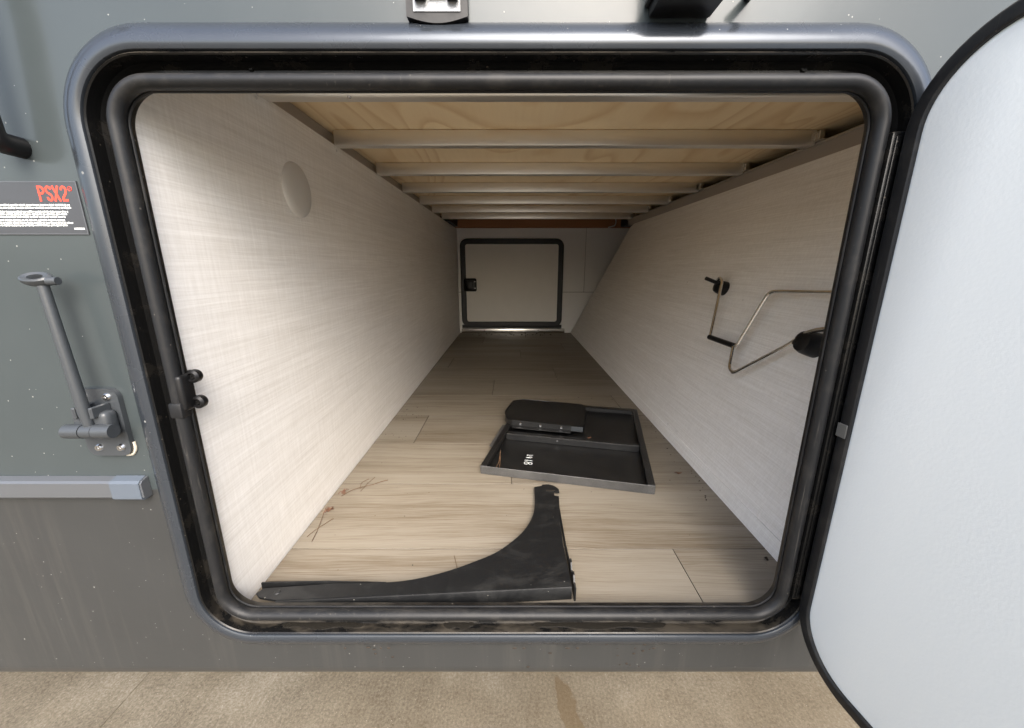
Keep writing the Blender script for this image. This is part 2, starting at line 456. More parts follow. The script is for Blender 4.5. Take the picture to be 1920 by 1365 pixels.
# outer panels: upper (glossy) and lower (satin), both cut round the hatch frame
ZS = -.284
def hole_pts(d):
    return [(p[0] + n[0] * (r + d), p[1] + n[1] * (r + d)) for p, n, r in rrect(OX0, OX1, OZ0, OZ1, OR, 12)]
hp = hole_pts(.042)
hx0, hx1 = OX0 - .042, OX1 + .042
up = [p for p in hp if p[1] > ZS]      # from right side up and round to left side
lo = [p for p in hp if p[1] <= ZS]
XW = 2.6
def panel(name, arc, zedge, zfar, m, label):
    """flat panel with a bite taken out: arc runs along the hole, zfar is the panel's far edge"""
    bm = bmesh.new()
    def q(*pts): bm.faces.new([bm.verts.new((x, WY, z)) for x, z in pts])
    q((-XW, zedge), (hx0, zedge), (hx0, zfar), (-XW, zfar)); q((hx1, zedge), (XW, zedge), (XW, zfar), (hx1, zfar))
    for (xa, za), (xb, zb) in zip(arc, arc[1:]):
        if abs(xa - xb) > 1e-6: q((xa, za), (xb, zb), (xb, zfar), (xa, zfar))
    bmesh.ops.remove_doubles(bm, verts=bm.verts, dist=1e-6)
    r = bmesh.ops.extrude_face_region(bm, geom=bm.faces[:])
    bmesh.ops.translate(bm, verts=[v for v in r['geom'] if isinstance(v, bmesh.types.BMVert)], vec=(0, .012, 0))
    return obj(name, bm, m, camper, label, smooth=False)
SB = -.585
panel('upper_panel', up, ZS, 1.75, M['panel'], 'glossy grey upper side panel')
lo_right = [p for p in hp[:13] if p[1] <= ZS]; lo_left = [p for p in hp[-13:] if p[1] <= ZS]
panel('lower_panel', lo_left + lo_right, ZS, SB, M['skirt'], 'satin grey lower side panel')
# rolled bottom edge of the lower panel
bm = bmesh.new()
prof = [(WY, SB)] + [(WY + .028 - .028 * math.cos(R(a)), SB - .028 * math.sin(R(a))) for a in range(10, 91, 10)] + [(WY + .10, SB - .028), (WY + .10, SB - .016), (WY + .012, SB)]
ra = [bm.verts.new((-XW, y, z)) for y, z in prof]; rb = [bm.verts.new((XW, y, z)) for y, z in prof]
for k in range(len(prof)): bm.faces.new((ra[k], ra[(k + 1) % len(prof)], rb[(k + 1) % len(prof)], rb[k]))
bm.faces.new(ra); bm.faces.new(rb[::-1])
obj('rolled_edge', bm, M['skirt'], camper)
# the rest of the body: roof, far side, ends, underside (closed, so no light leaks in)
bm = bmesh.new()
def quad(*pts): return bm.faces.new([bm.verts.new(p) for p in pts])
y0, y1, zt, zb = WY + .012, FAR + .05, 1.75, SB - .016
quad((-XW, y0, zt), (XW, y0, zt), (XW, y1, zt), (-XW, y1, zt))
quad((-XW, y1, zb), (XW, y1, zb), (XW, y1, zt), (-XW, y1, zt))
quad((-XW, y0, zb), (-XW, y1, zb), (-XW, y1, zt), (-XW, y0, zt))
quad((XW, y0, zb), (XW, y1, zb), (XW, y1, zt), (XW, y0, zt))
quad((-XW, y0 + .05, zb), (XW, y0 + .05, zb), (XW, y1, zb), (-XW, y1, zb))
bmesh.ops.remove_doubles(bm, verts=bm.verts, dist=1e-4)
obj('body_shell', bm, M['skirt'], camper, smooth=False)

# hatch frame
def ring_obj(name, prof, m, parent=camper, label=None, closed=True, dims=None, n=14, frame=None):
    bm = bmesh.new(); ring(bm, *(dims or (OX0, OX1, OZ0, OZ1, OR)), prof, n, closed, frame); return obj(name, bm, m, parent, label)
FD = (OX0, OX1, OZ0, OZ1 - .0035, OR)
hf = ring_obj('hatch_frame', [(.0285, .462), (.0285, .440), (.0295, .4370), (.032, .4355), (.036, .4350), (.041, .4358), (.046, .4382), (.051, .4418), (.0555, .4465), (.0575, .4500), (.0575, .462)], M['bead'], dims=FD, label='raised grey moulded frame round the hatch opening')
ring_obj('drip_channel', [(.0275, .460), (.0275, .4385), (.0262, .4372), (.0250, .4385), (.0245, .452), (.020, .4585), (.0075, .4590), (.0060, .4590), (.0060, .4605)], M['channel'], hf, dims=FD)
seal = ring_obj('bulb_seal', [(.0012 + .0072 * math.cos(a), .4460 + .0085 * math.sin(a)) for a in [2 * math.pi * k / 18 for k in range(18)]], M['bulb'], hf)
ring_obj('frame_lip', [(.008, .4655), (.0015, .4655), (.0003, .4648), (.0, .4640), (.0, .4535), (.008, .4535)], M['lip'], hf)
ring_obj('seal_rib', [(-.0048 + .0014 * math.cos(a), .4530 + .0014 * math.sin(a)) for a in [2 * math.pi * k / 8 for k in range(8)]], M['bulb'], hf)
# joint of the seal on the left side
bm = bmesh.new(); box(bm, OX0 - .0095, OX0 + .0068, .4368, .452, -.180, -.160, .003, 2); obj('seal_joint', bm, M['bulb'], hf)
for (x, z) in ((-.268, OZ1 + .019), (.30, OZ1 + .018), (-.31, OZ0 - .017), (.22, OZ0 - .017)):
    screw((x, .4588, z), (0, -1, 0), hf, sc=.8, me=SCREW_K)
# puddles lying in the bottom of the drip channel
for (xa, xb) in ((-.335, -.215), (-.10, -.055), (.030, .225)):
    bm = bmesh.new(); n = 30; top = []; bot = []
    for i in range(n + 1):
        t = i / n; x = xa + (xb - xa) * t; e = math.sin(math.pi * t) ** .3
        top.append((x, .4505 + .0055 * e * (.7 + .3 * math.sin(t * 19 + xa * 40)), OZ0 - .0246)); bot.append((x, .4500 - .0085 * e * (.75 + .25 * math.sin(t * 13 + xa * 70)), OZ0 - .0246))
    pts = top + bot[::-1]
    f = bm.faces.new([bm.verts.new(p) for p in pts]); f.normal_update(); bmesh.ops.triangulate(bm, faces=[f])
    r = bmesh.ops.extrude_face_region(bm, geom=bm.faces[:]); bmesh.ops.translate(bm, verts=[v for v in r['geom'] if isinstance(v, bmesh.types.BMVert)], vec=(0, 0, .0009))
    obj('puddle', bm, M['water'], hf)

bm = bmesh.new()
for _ in range(30):
    x = random.choice((random.gauss(.075, .05), random.gauss(.17, .03), random.gauss(-.2, .015))); z = OZ0 - random.uniform(.040, .105) if random.random() < .6 else OZ0 - .056
    g_ = bmesh.ops.create_icosphere(bm, subdivisions=1, radius=random.uniform(.0009, .0026))['verts']
    yy = WY - .0005 if z < OZ0 - .06 else WY - .010
    bmesh.ops.transform(bm, matrix=Matrix.Translation((x, yy, z)) @ Matrix.Diagonal((random.uniform(.8, 2), .3, random.uniform(.6, 1.1), 1)), verts=g_)
o = obj('mud_spots', bm, M['grit'], camper, 'dark mud spots below the hatch sill'); o['kind'] = 'stuff'

# keeper (strike) for the hatch latch on the left jamb
st = empty('latch_keeper', parent=camper, label='black latch keeper with two screw ears on the jamb')
bm = bmesh.new()
zc = -.1495
box(bm, -.4075, -.3965, .4400, .461, zc - .0225, zc + .0225, .004, 3)
obj('keeper_body', bm, M['black'], st)
for dz in (.0185, -.0150):
    bm = bmesh.new(); lathe(bm, [(0, 0), (.0072, 0), (.0082, .002), (.0082, .008), (.006, .0105), (.0048, .0105), (.0042, .007), (0, .007)], 18, axis_to((-.3930, .4625, zc + dz), (0, -1, 0)))
    box(bm, -.402, -.3910, .457, .4625, zc + dz - .0070, zc + dz + .0070, .001)
    obj('screw_ear', bm, M['black'], st); screw((-.3930, .4562, zc + dz), (.1, -1, 0), st, sc=.75, me=SCREW_K)

# trim moulding on the left, with its taped end
bm = bmesh.new()
prof = [(.4495, -.2640), (.441, -.2665), (.4385, -.2690), (.4385, -.2885), (.4405, -.2910), (.4495, -.2915)]
def bar(bm, prof, xa, xb):
    a = [bm.verts.new((xa, y, z)) for y, z in prof]; b = [bm.verts.new((xb, y, z)) for y, z in prof]; n = len(prof)
    for k in range(n): bm.faces.new((a[k], a[(k + 1) % n], b[(k + 1) % n], b[k]))
    bm.faces.new(a); bm.faces.new(b[::-1])
bar(bm, prof, -XW + .01, -.474)
tm = obj('trim_moulding', bm, M['mould'], camper, smooth=False)
bm = bmesh.new(); bar(bm, prof, .445, XW - .01); obj('trim_moulding', bm, M['mould'], camper, smooth=False)
bm = bmesh.new(); bar(bm, [(.4490, -.2630), (.4400, -.2657), (.4373, -.2685), (.4373, -.2900), (.4400, -.2930), (.4490, -.2940)], -.514, -.4765)
obj('tape_patch', bm, M['tape'], tm, 'blue grey tape over the moulding end', smooth=False)

# ---- open storage door, hinged on the right
HX, HY, HA = .3965, .4340, R(83)
hd = Vector((math.cos(HA), -math.sin(HA), 0)); hn = Vector((-math.sin(HA), -math.cos(HA), 0))   # along door, inner face normal (towards the lens)
DF = Matrix(((hd.x, -hn.x, 0, HX), (hd.y, -hn.y, 0, HY), (0, 0, 1, 0), (0, 0, 0, 1)))   # local x along door, local y = away from inner face
DW = .80; DZ0, DZ1, DR = -.525, .2095, .083
door = empty('storage_door', parent=camper, label='white lined storage door swung open on the right')
rim = .0145
dims = (rim, DW - rim, DZ0 + rim, DZ1 - rim, DR - rim)
bm = bmesh.new()
loop = rrect(*dims, 14)
fr = [bm.verts.new(DF @ Vector((p[0] + n[0] * (r - .001), .0012, p[1] + n[1] * (r - .001)))) for p, n, r in loop]
fc = [bm.verts.new(DF @ Vector((p[0] + n[0] * (r - .0045), .0, p[1] + n[1] * (r - .0045)))) for p, n, r in loop]
N = len(fr)
for i in range(N): bm.faces.new((fr[i], fr[(i + 1) % N], fc[(i + 1) % N], fc[i]))
f = bm.faces.new(fc); f.normal_update(); bmesh.ops.triangulate(bm, faces=[f])
obj('inner_panel', bm, M['white_door'], door, 'pebbled white inner panel of the door')
et = ring_obj('edge_trim', [(-.0015, .0045), (-.0015, -.0020), (0, -.0030), (.010, -.0030), (.0125, -.0015), (rim, .0015), (rim, .022), (-.0015, .022)], M['bulb'], door, 'black edge trim round the door', dims=dims, frame=DF)
bm = bmesh.new()
a = [bm.verts.new(DF @ Vector((p[0] + n[0] * (r + rim * .9), .0222, p[1] + n[1] * (r + rim * .9)))) for p, n, r in loop]
b = [bm.verts.new(DF @ Vector((p[0] + n[0] * (r + rim * .4), .0262, p[1] + n[1] * (r + rim * .4)))) for p, n, r in loop]
for i in range(N): bm.faces.new((a[i], a[(i + 1) % N], b[(i + 1) % N], b[i]))
for lp in (a, b):
    f = bm.faces.new(lp); f.normal_update(); bmesh.ops.triangulate(bm, faces=[f])
obj('outer_skin', bm, M['panel'], door, 'grey painted outer skin of the door')
bm = bmesh.new(); box(bm, .0015, rim - .001, -.0042, -.0025, -.1985, -.1815, .0006, 1, DF); obj('trim_joint', bm, M['sleeve'], door, 'pale joint sleeve on the door trim')
bm = bmesh.new(); box(bm, .3895, .4085, .4385, .452, DZ0 + .075, DZ1 - .075, .003, 2); box(bm, .3925, .3985, .4365, .4390, DZ0 + .08, DZ1 - .08, .0012, 2); obj('hinge_strip', bm, M['channel'], door)

# ---- compartment: side walls
def slab(name, pts, off, m, parent, label=None):
    bm = bmesh.new(); extrude_poly(bm, pts, off); return obj(name, bm, m, parent, label, smooth=False)
LX = -.409
lw = slab('side_wall', [(LX, .466, FZ - .004), (LX, FAR, FZ - .004), (LX, FAR, .272), (LX, .466, .272)], (-.012, 0, 0), M['linen_l'], camper, 'upright left wall with white linen print')
def rwx(z): return .470 + .307 * (z - FZ)
ZT = .2385
rw = slab('sloped_wall', [(rwx(FZ - .004), .466, FZ - .004), (rwx(FZ - .004) - .008, FAR - .004, FZ - .004), (rwx(.227), 2.38, .227), (rwx(ZT), 2.32, ZT), (rwx(ZT), .466, ZT)], (.012, 0, -.0035), M['linen_l'], camper, 'outward leaning right wall with white linen print')
slab('base_strip', [(rwx(FZ) - .0025, .466, FZ), (rwx(FZ) - .0095, FAR - .006, FZ), (rwx(FZ + .03) - .0095, FAR - .02, FZ + .03), (rwx(FZ + .03) - .0025, .466, FZ + .03)], (.003, 0, -.0009), M['linen_l'], rw)
# shallow round cap on the left wall
bm = bmesh.new(); lathe(bm, [(0, .0085), (.020, .0082), (.034, .0074), (.043, .0058), (.0475, .0034), (.0488, .0015), (.0490, 0)], 40, axis_to((LX, .789, .1405), (1, 0, 0)))
obj('round_cap', bm, M['cap'], lw, 'pale round plastic cap on the wall')
for (y, z) in ((.99, .262), (1.42, .262), (1.9, .262), (.70, .262)):
    bm = bmesh.new(); lathe(bm, [(.003, 0), (.0024, .001), (0, .0014)], 10, axis_to((LX, y, z), (1, 0, 0))); obj('staple_head', bm, M['cap'], lw)

# far wall, made of boards
fw = bx('far_wall', -.46, 1.10, FAR + .006, FAR + .03, -.56, .40, M['sub'], camper)
bx('board', -.44, .5500, FAR, FAR + .006, -.1880, .330, M['far_wall'], fw, .0012)
bx('board', .5525, 1.08, FAR - .002, FAR + .006, -.1880, .330, M['far_wall'], fw, .0012)
bx('board', -.44, 1.08, FAR - .001, FAR + .006, -.505, -.1910, M['far_wall'], fw, .0012)
# far hatch
fh = empty('far_hatch', parent=camper, label='small closed far hatch with black frame')
fd = (-.372, .3700, -.4380, .1860, .040)
bm = bmesh.new(); loop = rrect(*fd, 10)
a = [bm.verts.new((p[0] + n[0] * (r + .006), FAR - .010, p[1] + n[1] * (r + .006))) for p, n, r in loop]; f = bm.faces.new(a); f.normal_update(); bmesh.ops.triangulate(bm, faces=[f])
obj('hatch_panel', bm, M['far_door'], fh)
ff = ring_obj('hatch_surround', [(-.023, FAR - .0105), (-.023, FAR - .0150), (-.020, FAR - .0185), (.010, FAR - .0195), (.0165, FAR - .0145), (.0175, FAR - .001)], M['black'], fh, dims=fd)
bx('surround_foot', -.3885, .3868, FAR - .016, FAR - .0012, -.4650, -.4400, M['black'], fh, .002)
lt = bx('slam_latch', -.366, -.268, FAR - .036, FAR - .0105, -.183, -.085, M['black'], fh, .014, 3)
bx('latch_paddle', -.352, -.292, FAR - .044, FAR - .036, -.168, -.100, M['black'], lt, .006, 2)
for z in (-.110, -.158): screw((-.280, FAR - .0365, z), (0, -1, 0), lt, sc=.9)
sill = bx('sill_strip', -.395, .41, FAR - .024, FAR - .002, -.5035, -.4680, M['alu_bright'], fh, .004, 2)
for x in (-.215, .205): screw((x, FAR - .0245, -.484), (0, -1, 0), sill, sc=1.2)

# ceiling: plywood deck on aluminium tubes
CZ = .303
ce = bx('ceiling', -.44, .80, .466, 2.52, CZ, CZ + .012, M['ply'], camper, label='pine plywood deck carried on aluminium tubes')
bmb = bmesh.new(); box(bmb, LX + .001, .6950, 0, .0255, .2695, CZ - .0008, .0022, 2)
bmesh.ops.recalc_face_normals(bmb, faces=bmb.faces); beam_me = bpy.data.meshes.new('beam'); bmb.to_mesh(beam_me); bmb.free(); finish(beam_me); beam_me.materials.append(M['alu'])
tabm = bmesh.new(); box(tabm, .690, .7075, -.030, .052, .2755, .2775, .0006); box(tabm, .6945, .7065, -.014, .030, .2770, .2995, .0012); box(tabm, .683, .6945, -.0040, -.0006, .276, .296, .0006)
bmesh.ops.recalc_face_normals(tabm, faces=tabm.faces); tab_me = bpy.data.meshes.new('beam_tab'); tabm.to_mesh(tab_me); tabm.free(); finish(tab_me); tab_me.materials.append(M['alu_bright'])
for k, y in enumerate((.978, 1.262, 1.544, 1.818, 2.090, 2.366)):
    bo = link('beam', beam_me, None, ce); bo.location = (0, y, 0)
    tb = link('beam_tab', tab_me, None, ce); tb.location = (0, y + .004, 0)
bm = bmesh.new(); bar(bm, [(.672, .2990), (.672, .2755), (.6745, .2715), (.7005, .2700), (.7030, .2660), (.7070, .2650), (.7110, .2685), (.7350, .2685), (.7385, .2720), (.7385, .2990)], LX + .001, .72)
hb = obj('front_rail', bm, M['alu'], ce, smooth=True)
screw((-.262, .706, .2655), (0, 0, -1), hb, sc=.7)
bx('deck_edge', LX - .020, LX - .0125, .72, 2.41, .262, CZ - .0006, M['rail'], ce)
bx('side_rail', .7000, .7080, .468, 2.46, .2370, .2745, M['rail'], ce, .001, label='grey steel side rail along the right edge of the ceiling')
bx('rail_lip', .6960, .7025, .468, 2.46, .2700, .2750, M['rail'], ce, .001)
hd_o = bx('header_board', -.375, .75, 2.80, 2.838, .2625, .3450, M['header'], camper, .002, label='reddish pine header board above the far hatch')
bx('header_plate', -.43, .95, 2.838, FAR - .002, .276, .330, M['header'], camper)
for xa, xb in ((-.401, -.377), (.752, .86)): bx('header_block', xa, xb, 2.45, 2.83, .268, .34, M['black'], camper, .002)
bm = bmesh.new(); tube(bm, [(.70, 2.79, .335), (.712, 2.785, .30), (.705, 2.785, .272), (.66, 2.79, .2615)], .004, 8, round_r=.01); obj('cable', bm, M['cap'], camper)

# floor and its planks
fl = bx('floor', -.41, .62, .468, FAR, FZ - .03, FZ - .0062, M['sub'], camper, label='pale oak plank floor')
pl_cache = {}
def plank(xa, xb, ya, yb, dz):
    key = (round(xb - xa, 4), round(yb - ya, 4))
    if key not in pl_cache:
        bm = bmesh.new(); L, W_ = key; box(bm, -L / 2, L / 2, -W_ / 2, W_ / 2, -.006, 0, .0003, 1)
        bmesh.ops.recalc_face_normals(bm, faces=bm.faces); me = bpy.data.meshes.new('plank'); bm.to_mesh(me); bm.free(); me.materials.append(M['plank']); me.materials.append(M['sub'])
        for p in me.polygons:
            if p.normal.z < .3: p.material_index = 1
        pl_cache[key] = me
    o = link('plank', pl_cache[key], None, fl); o.location = ((xa + xb) / 2, (ya + yb) / 2, FZ + dz)
g = .0007
rows = [(.468, .6035)] + [(.6035 + .2188 * k, .6035 + .2188 * (k + 1)) for k in range(10)] + [(.6035 + 2.188, FAR)]
joints = [[.296], [], [-.001], [-.29], [.40], [-.08], [.21], [-.33], [.05], [.33], [-.2], [.1]]
for (ya, yb), js in zip(rows, joints):
    cuts = [LX + .001] + js + [.468]
    for xa, xb in zip(cuts, cuts[1:]): plank(xa + g, xb - g, ya + g, yb - g, random.uniform(-.0002, .0002))

# wall clips for the crank rod (on the sloped wall)
wn = Vector((-1, 0, .307)).normalized()
def wallp(y, z, off): return Vector((rwx(z), y, z)) + wn * off
def boss(y, z, r, h):
    bm = bmesh.new(); lathe(bm, [(0, h), (r * .55, h), (r * .82, h * .92), (r * .95, h * .7), (r, h * .35), (r * 1.02, 0)], 22, axis_to(wallp(y, z, -.0005), wn)); return obj('wall_clip', bm, M['black'], rw)
c1 = boss(1.113, -.061, .0195, .030)
bm = bmesh.new(); tube(bm, [wallp(1.108, -.054, .020), wallp(1.100, -.052, .070)], .0052, 10); obj('clip_pin', bm, M['black'], rw)
c2 = boss(.718, -.146, .0235, .036)
bm = bmesh.new(); lathe(bm, [(0, .003), (.004, .003), (.0055, 0)], 12, axis_to(wallp(.728, -.152, .0352), wn)); obj('clip_rivet', bm, M['lip'], rw)

# ---- folding hold-back on the outside wall
hbk = empty('door_holdback', parent=camper, label='dark grey door holdback with its arm raised')
bm = bmesh.new()
ring_pts = [(p[0] + n[0] * r, p[1] + n[1] * r) for p, n, r in rrect(-.5345, -.4800, -.232, -.1435, .012, 6)]
extrude_poly(bm, [(x, .4496, z) for x, z in ring_pts], (0, -.0060, 0))
obj('base_plate', bm, M['grey_plastic'], hbk)
bm = bmesh.new(); box(bm, -.526, -.4830, .427, .4440, -.203, -.168, .006, 3); obj('pivot_housing', bm, M['grey_plastic'], hbk)
bm = bmesh.new(); tube(bm, [(-.5300, .4240, -.1900), (-.5095, .4240, -.1900)], .0085, 16); tube(bm, [(-.4945, .4240, -.1900), (-.4750, .4250, -.1900)], .0085, 16); obj('pivot_barrel', bm, M['grey_plastic'], hbk)
bm = bmesh.new(); tube(bm, [(-.5087, .4240, -.1900), (-.4953, .4240, -.1900)], .0080, 16)
tube(bm, [(-.5020, .4250, -.187), (-.5035, .4250, -.165), (-.5115, .4275, -.020)], .006, 14, rs=[.0050, .0060, .0050]); obj('arm', bm, M['grey_plastic'], hbk)
for x in (-.5130, -.4930): bx('arm_cheek', x - .0022, x + .0022, .421, .444, -.174, -.160, M['grey_plastic'], hbk, .0012)
bm = bmesh.new(); MX = axis_to((-.5145, .4265, -.0130), (.10, -.62, .80)) @ Matrix.Diagonal((1.25, .66, 1, 1))
lathe(bm, [(.0050, -.0035), (.0105, -.0045), (.0125, -.001), (.0120, .0032), (.0100, .0045), (.0060, .0035), (.0050, .0), (.0050, -.0035)], 24, MX); obj('arm_eye', bm, M['grey_plastic'], hbk)
bm = bmesh.new(); tube(bm, [(-.5020, .4262, -.0150), (-.4930, .4270, -.0150)], .0052, 14, rs=[.005, .0042]); obj('eye_boss', bm, M['grey_plastic'], hbk)
for (x, z) in ((-.5215, -.1535), (-.4925, -.1535), (-.5190, -.2205), (-.4915, -.2205)): screw((x, .4438, z), (0, -1, 0), hbk, sc=1.0)
bm = bmesh.new(); tube(bm, [(-.4795, .4485, -.215), (-.4790, .4485, -.225), (-.4840, .4485, -.2325), (-.492, .4485, -.2330)], .0018, 8, round_r=.008, rs=None); obj('sealant_bead', bm, M['sealant'], hbk, 'yellowed sealant bead at one corner')

# ---- decal with its print
dc = bx('warning_decal', -.640, -.4690, .4488, .4498, .0345, .0892, M['decal'], camper, label='charcoal warning decal with red letters and white print')
bm = bmesh.new(); bar(bm, [(.4486, .0889), (.4486, .0882), (.4489, .0882), (.4489, .0889)], -.640, -.4695); bar(bm, [(.4486, .0355), (.4486, .0348), (.4489, .0348), (.4489, .0355)], -.640, -.4695); box(bm, -.4702, -.4695, .4486, .4489, .0355, .0882); obj('decal_border', bm, M['mould'], dc, smooth=False)
def text(name, body, loc, height, sx, m, parent, bold=0.0, rot=(R(90), 0, 0)):
    cu = bpy.data.curves.new(name, 'FONT'); cu.body = body; cu.size = 1.0; cu.offset = bold; cu.extrude = 0.0; cu.resolution_u = 3
    to = bpy.data.objects.new(name, cu); me = bpy.data.meshes.new_from_object(to); bpy.data.objects.remove(to)
    k = height / .72
    me.transform(Matrix.Translation(loc) @ Matrix.Rotation(rot[2], 4, 'Z') @ Matrix.Rotation(rot[0], 4, 'X') @ Matrix.Diagonal((k * sx, k, 1, 1)))
    me.name = name; me.materials.clear(); return link(name, me, m, parent)
def ribbon(bm, pts, hw, y):
    n = len(pts); L_, R_ = [], []
    for i in range(n):
        a_ = Vector(pts[max(i - 1, 0)]); b_ = Vector(pts[min(i + 1, n - 1)]); t = (b_ - a_).normalized(); nn = Vector((-t.y, t.x)); p = Vector(pts[i])
        L_.append(bm.verts.new((p.x + nn.x * hw, y, p.y + nn.y * hw))); R_.append(bm.verts.new((p.x - nn.x * hw, y, p.y - nn.y * hw)))
    for i in range(n - 1): bm.faces.new((L_[i], L_[i + 1], R_[i + 1], R_[i]))
def arc(cx, cz, rx, rz, a0, a1, n=10): return [(cx + rx * math.cos(R(a0 + (a1 - a0) * k / n)), cz + rz * math.sin(R(a0 + (a1 - a0) * k / n))) for k in range(n + 1)]
LH = .0158
glyphs = {'P': [[(.0012, 0), (.0012, LH)], [(.0012, LH - .0012), (.0038, LH - .0012)] + arc(.0038, LH - .0044, .0025, .0032, 80, -80) + [(.0012, LH - .0077)]],
          'S': [arc(.0034, LH - .0042, .0023, .0031, 5, 180, 10) + [(.0012, LH - .0052), (.0018, LH - .0068), (.0050, .0068), (.0057, .0054)] + arc(.0034, .0042, .0023, .0031, 0, -185, 10)],
          'X': [[(.0006, 0), (.0062, LH)], [(.0062, 0), (.0006, LH)]],
          '2': [arc(.0034, LH - .0042, .0023, .0031, 185, 0, 10) + [(.0056, LH - .0058), (.0050, LH - .0076), (.0016, .0036), (.0011, .0012)], [(.0006, .0012), (.0064, .0012)]]}
for gi, (ch, x) in enumerate((('P', -.5130), ('S', -.5046), ('X', -.4967), ('2', -.4883))):
    bm = bmesh.new()
    for k, gl in enumerate(glyphs[ch]): ribbon(bm, [(x + u * 1.06, .0688 + v) for u, v in gl], .00115, .44865 - .00003 * k)
    obj('letter', bm, M['red'], dc, smooth=False)
bm = bmesh.new(); tube(bm, [(-.4775 + .0022 * math.cos(a), .44865, .0815 + .0022 * math.sin(a)) for a in [2 * math.pi * k / 14 for k in range(14)]], .0003, 6, closed=True); obj('registered_mark', bm, M['red'], dc)
text('registered_mark', 'R', (-.4783, .4486, .0806), .0019, .9, M['red'], dc)
lines = [(.0652, -.4812), (.0624, -.4808), (.0584, -.4850), (.0557, -.4872), (.0531, -.4900), (.0496, -.4905), (.0469, -.4828), (.0443, -.4900)]
for z, xe in lines:
    bm = bmesh.new(); x = -.637; left = random.randint(3, 9)
    while x < xe - .0009:
        h0 = random.choice((-.0008, -.0008, -.0012)); h1 = random.choice((.0006, .0006, .0010))
        bm.faces.new([bm.verts.new(p) for p in ((x, .4487, z + h0), (x + .00085, .4487, z + h0), (x + .00085, .4487, z + h1), (x, .4487, z + h1))])
        x += .00105; left -= 1
        if left == 0: x += .0008; left = random.randint(2, 10)
    o = obj('fine_print', bm, M['print'], dc, smooth=False)
bm = bmesh.new(); box(bm, -.4835, -.4722, .44855, .44885, .0398, .0416); obj('fine_print', bm, M['print'], dc, smooth=False)

# ---- fittings at the top edge of the picture
lh = empty('latch_housing', (0, 0, -.0085), parent=camper, label='grey plastic latch housing above the hatch')
bm = bmesh.new(); out = []
for i in range(13):
    t = i / 12; out.append((-.1015 + .0590 * t, .2420 - .0055 * math.sin(math.pi * t)))
out += [(-.0425, .330), (-.1015, .330)]
extrude_poly(bm, [(x, .4490, z) for x, z in out], (0, -.0085, 0)); obj('housing_back', bm, M['black'], lh)
bm = bmesh.new(); inn = [(-.0955, .2500), (-.0485, .2500), (-.0485, .322), (-.0955, .322)]
o3 = [(-.1020 + .0600 * i / 12, .2415 - .0055 * math.sin(math.pi * i / 12)) for i in range(13)] + [(-.0420, .331), (-.1020, .331)]
# front bezel as bars
vs_o = [bm.verts.new((x, .4365, z)) for x, z in o3]; 
f = bm.faces.new(vs_o); r = bmesh.ops.inset_region(bm, faces=[f], thickness=.0070); bmesh.ops.delete(bm, geom=[f], context='FACES')
r = bmesh.ops.extrude_face_region(bm, geom=bm.faces[:]); bmesh.ops.translate(bm, verts=[v for v in r['geom'] if isinstance(v, bmesh.types.BMVert)], vec=(0, .004, 0))
obj('bezel', bm, M['bezel'], lh)
bx('recess_floor', -.0945, -.0495, .4395, .4405, .2455, .325, M['bezel'], lh)
for xa, xb in ((-.0930, -.0815), (-.0620, -.0510)): bx('hook_arm', xa, xb, .4290, .4395, .2530, .315, M['black'], lh, .0012)
bx('white_paddle', -.0805, -.0630, .4320, .4395, .2565, .315, M['print'], lh, .002, 2)
mb = bx('stop_block', .1330, .1935, .4080, .4490, .2350, .330, M['black'], camper, .003, 2, 'black stop block above the hatch frame')
bx('block_ledge', .1290, .1975, .4120, .4495, .2440, .2500, M['black'], mb, .0015)
bm = bmesh.new(); tube(bm, [(.2290, .449, .2530), (.2240, .425, .2480)], .0036, 12, rs=[.0036, .0045]); obj('stop_pin', bm, M['black'], camper)
# grab handle at the left
gh = empty('grab_handle', parent=camper, label='black grab handle at the left')
bm = bmesh.new(); tube(bm, [(-.518, .449, .1215), (-.515, .424, .1215), (-.513, .417, .235), (-.513, .417, .38), (-.513, .449, .39)], .0105, 14, round_r=.022); obj('handle_bar', bm, M['black'], gh)

# ------------------------------------------------------------------ loose things in the compartment
# black steel gusset bracket lying by the sill
gb = empty('gusset_bracket', (-.15, .50, FZ)); tag(gb, 'large black curved gusset bracket lying along the near edge of the floor', 'bracket')
xy = [(.051, .793), (.070, .800), (.071, .805), (.086, .806), (.096, .801), (.104, .791), (.107, .784), (.107, .772), (.095, .776), (.094, .757), (.104, .755), (.097, .676), (.092, .599), (.093, .549), (.093, .496), (-.133, .482), (-.351, .4685), (-.380, .474), (-.389, .481), (-.384, .491), (-.276, .501), (-.238, .502), (-.174, .505), (-.135, .5165), (-.090, .536), (-.062, .5505), (-.037, .566), (-.010, .592), (.017, .627), (.033, .658), (.044, .691), (.050, .727)]
def spline(pts, n=5):
    out = []
    for i in range(len(pts) - 1):
        p0, p1, p2, p3 = (Vector(pts[max(i - 1, 0)]), Vector(pts[i]), Vector(pts[i + 1]), Vector(pts[min(i + 2, len(pts) - 1)]))
        for j in range(n):
            t = j / n; v = .5 * (2 * p1 + (p2 - p0) * t + (2 * p0 - 5 * p1 + 4 * p2 - p3) * t * t + (3 * p1 - p0 - 3 * p2 + p3) * t ** 3); out.append(tuple(v))
    return out + [tuple(pts[-1])]
xy = xy[:20] + spline([xy[20], (-.215, .5025), (-.174, .506), (-.135, .516), (-.090, .535), (-.037, .5655), (-.010, .590), (.017, .624), (.035, .660), (.046, .700), (.050, .745)]) 
def gz(y): return FZ + .022 - (y - .495) * (.014 / .325)
def loc(p, o): return Vector(p) - o.location
bm = bmesh.new(); extrude_poly(bm, [loc((x, y, gz(y)), gb) for x, y in xy], (0, 0, -.0035)); obj('web_plate', bm, M['scuff'], gb, smooth=False)
bm = bmesh.new()
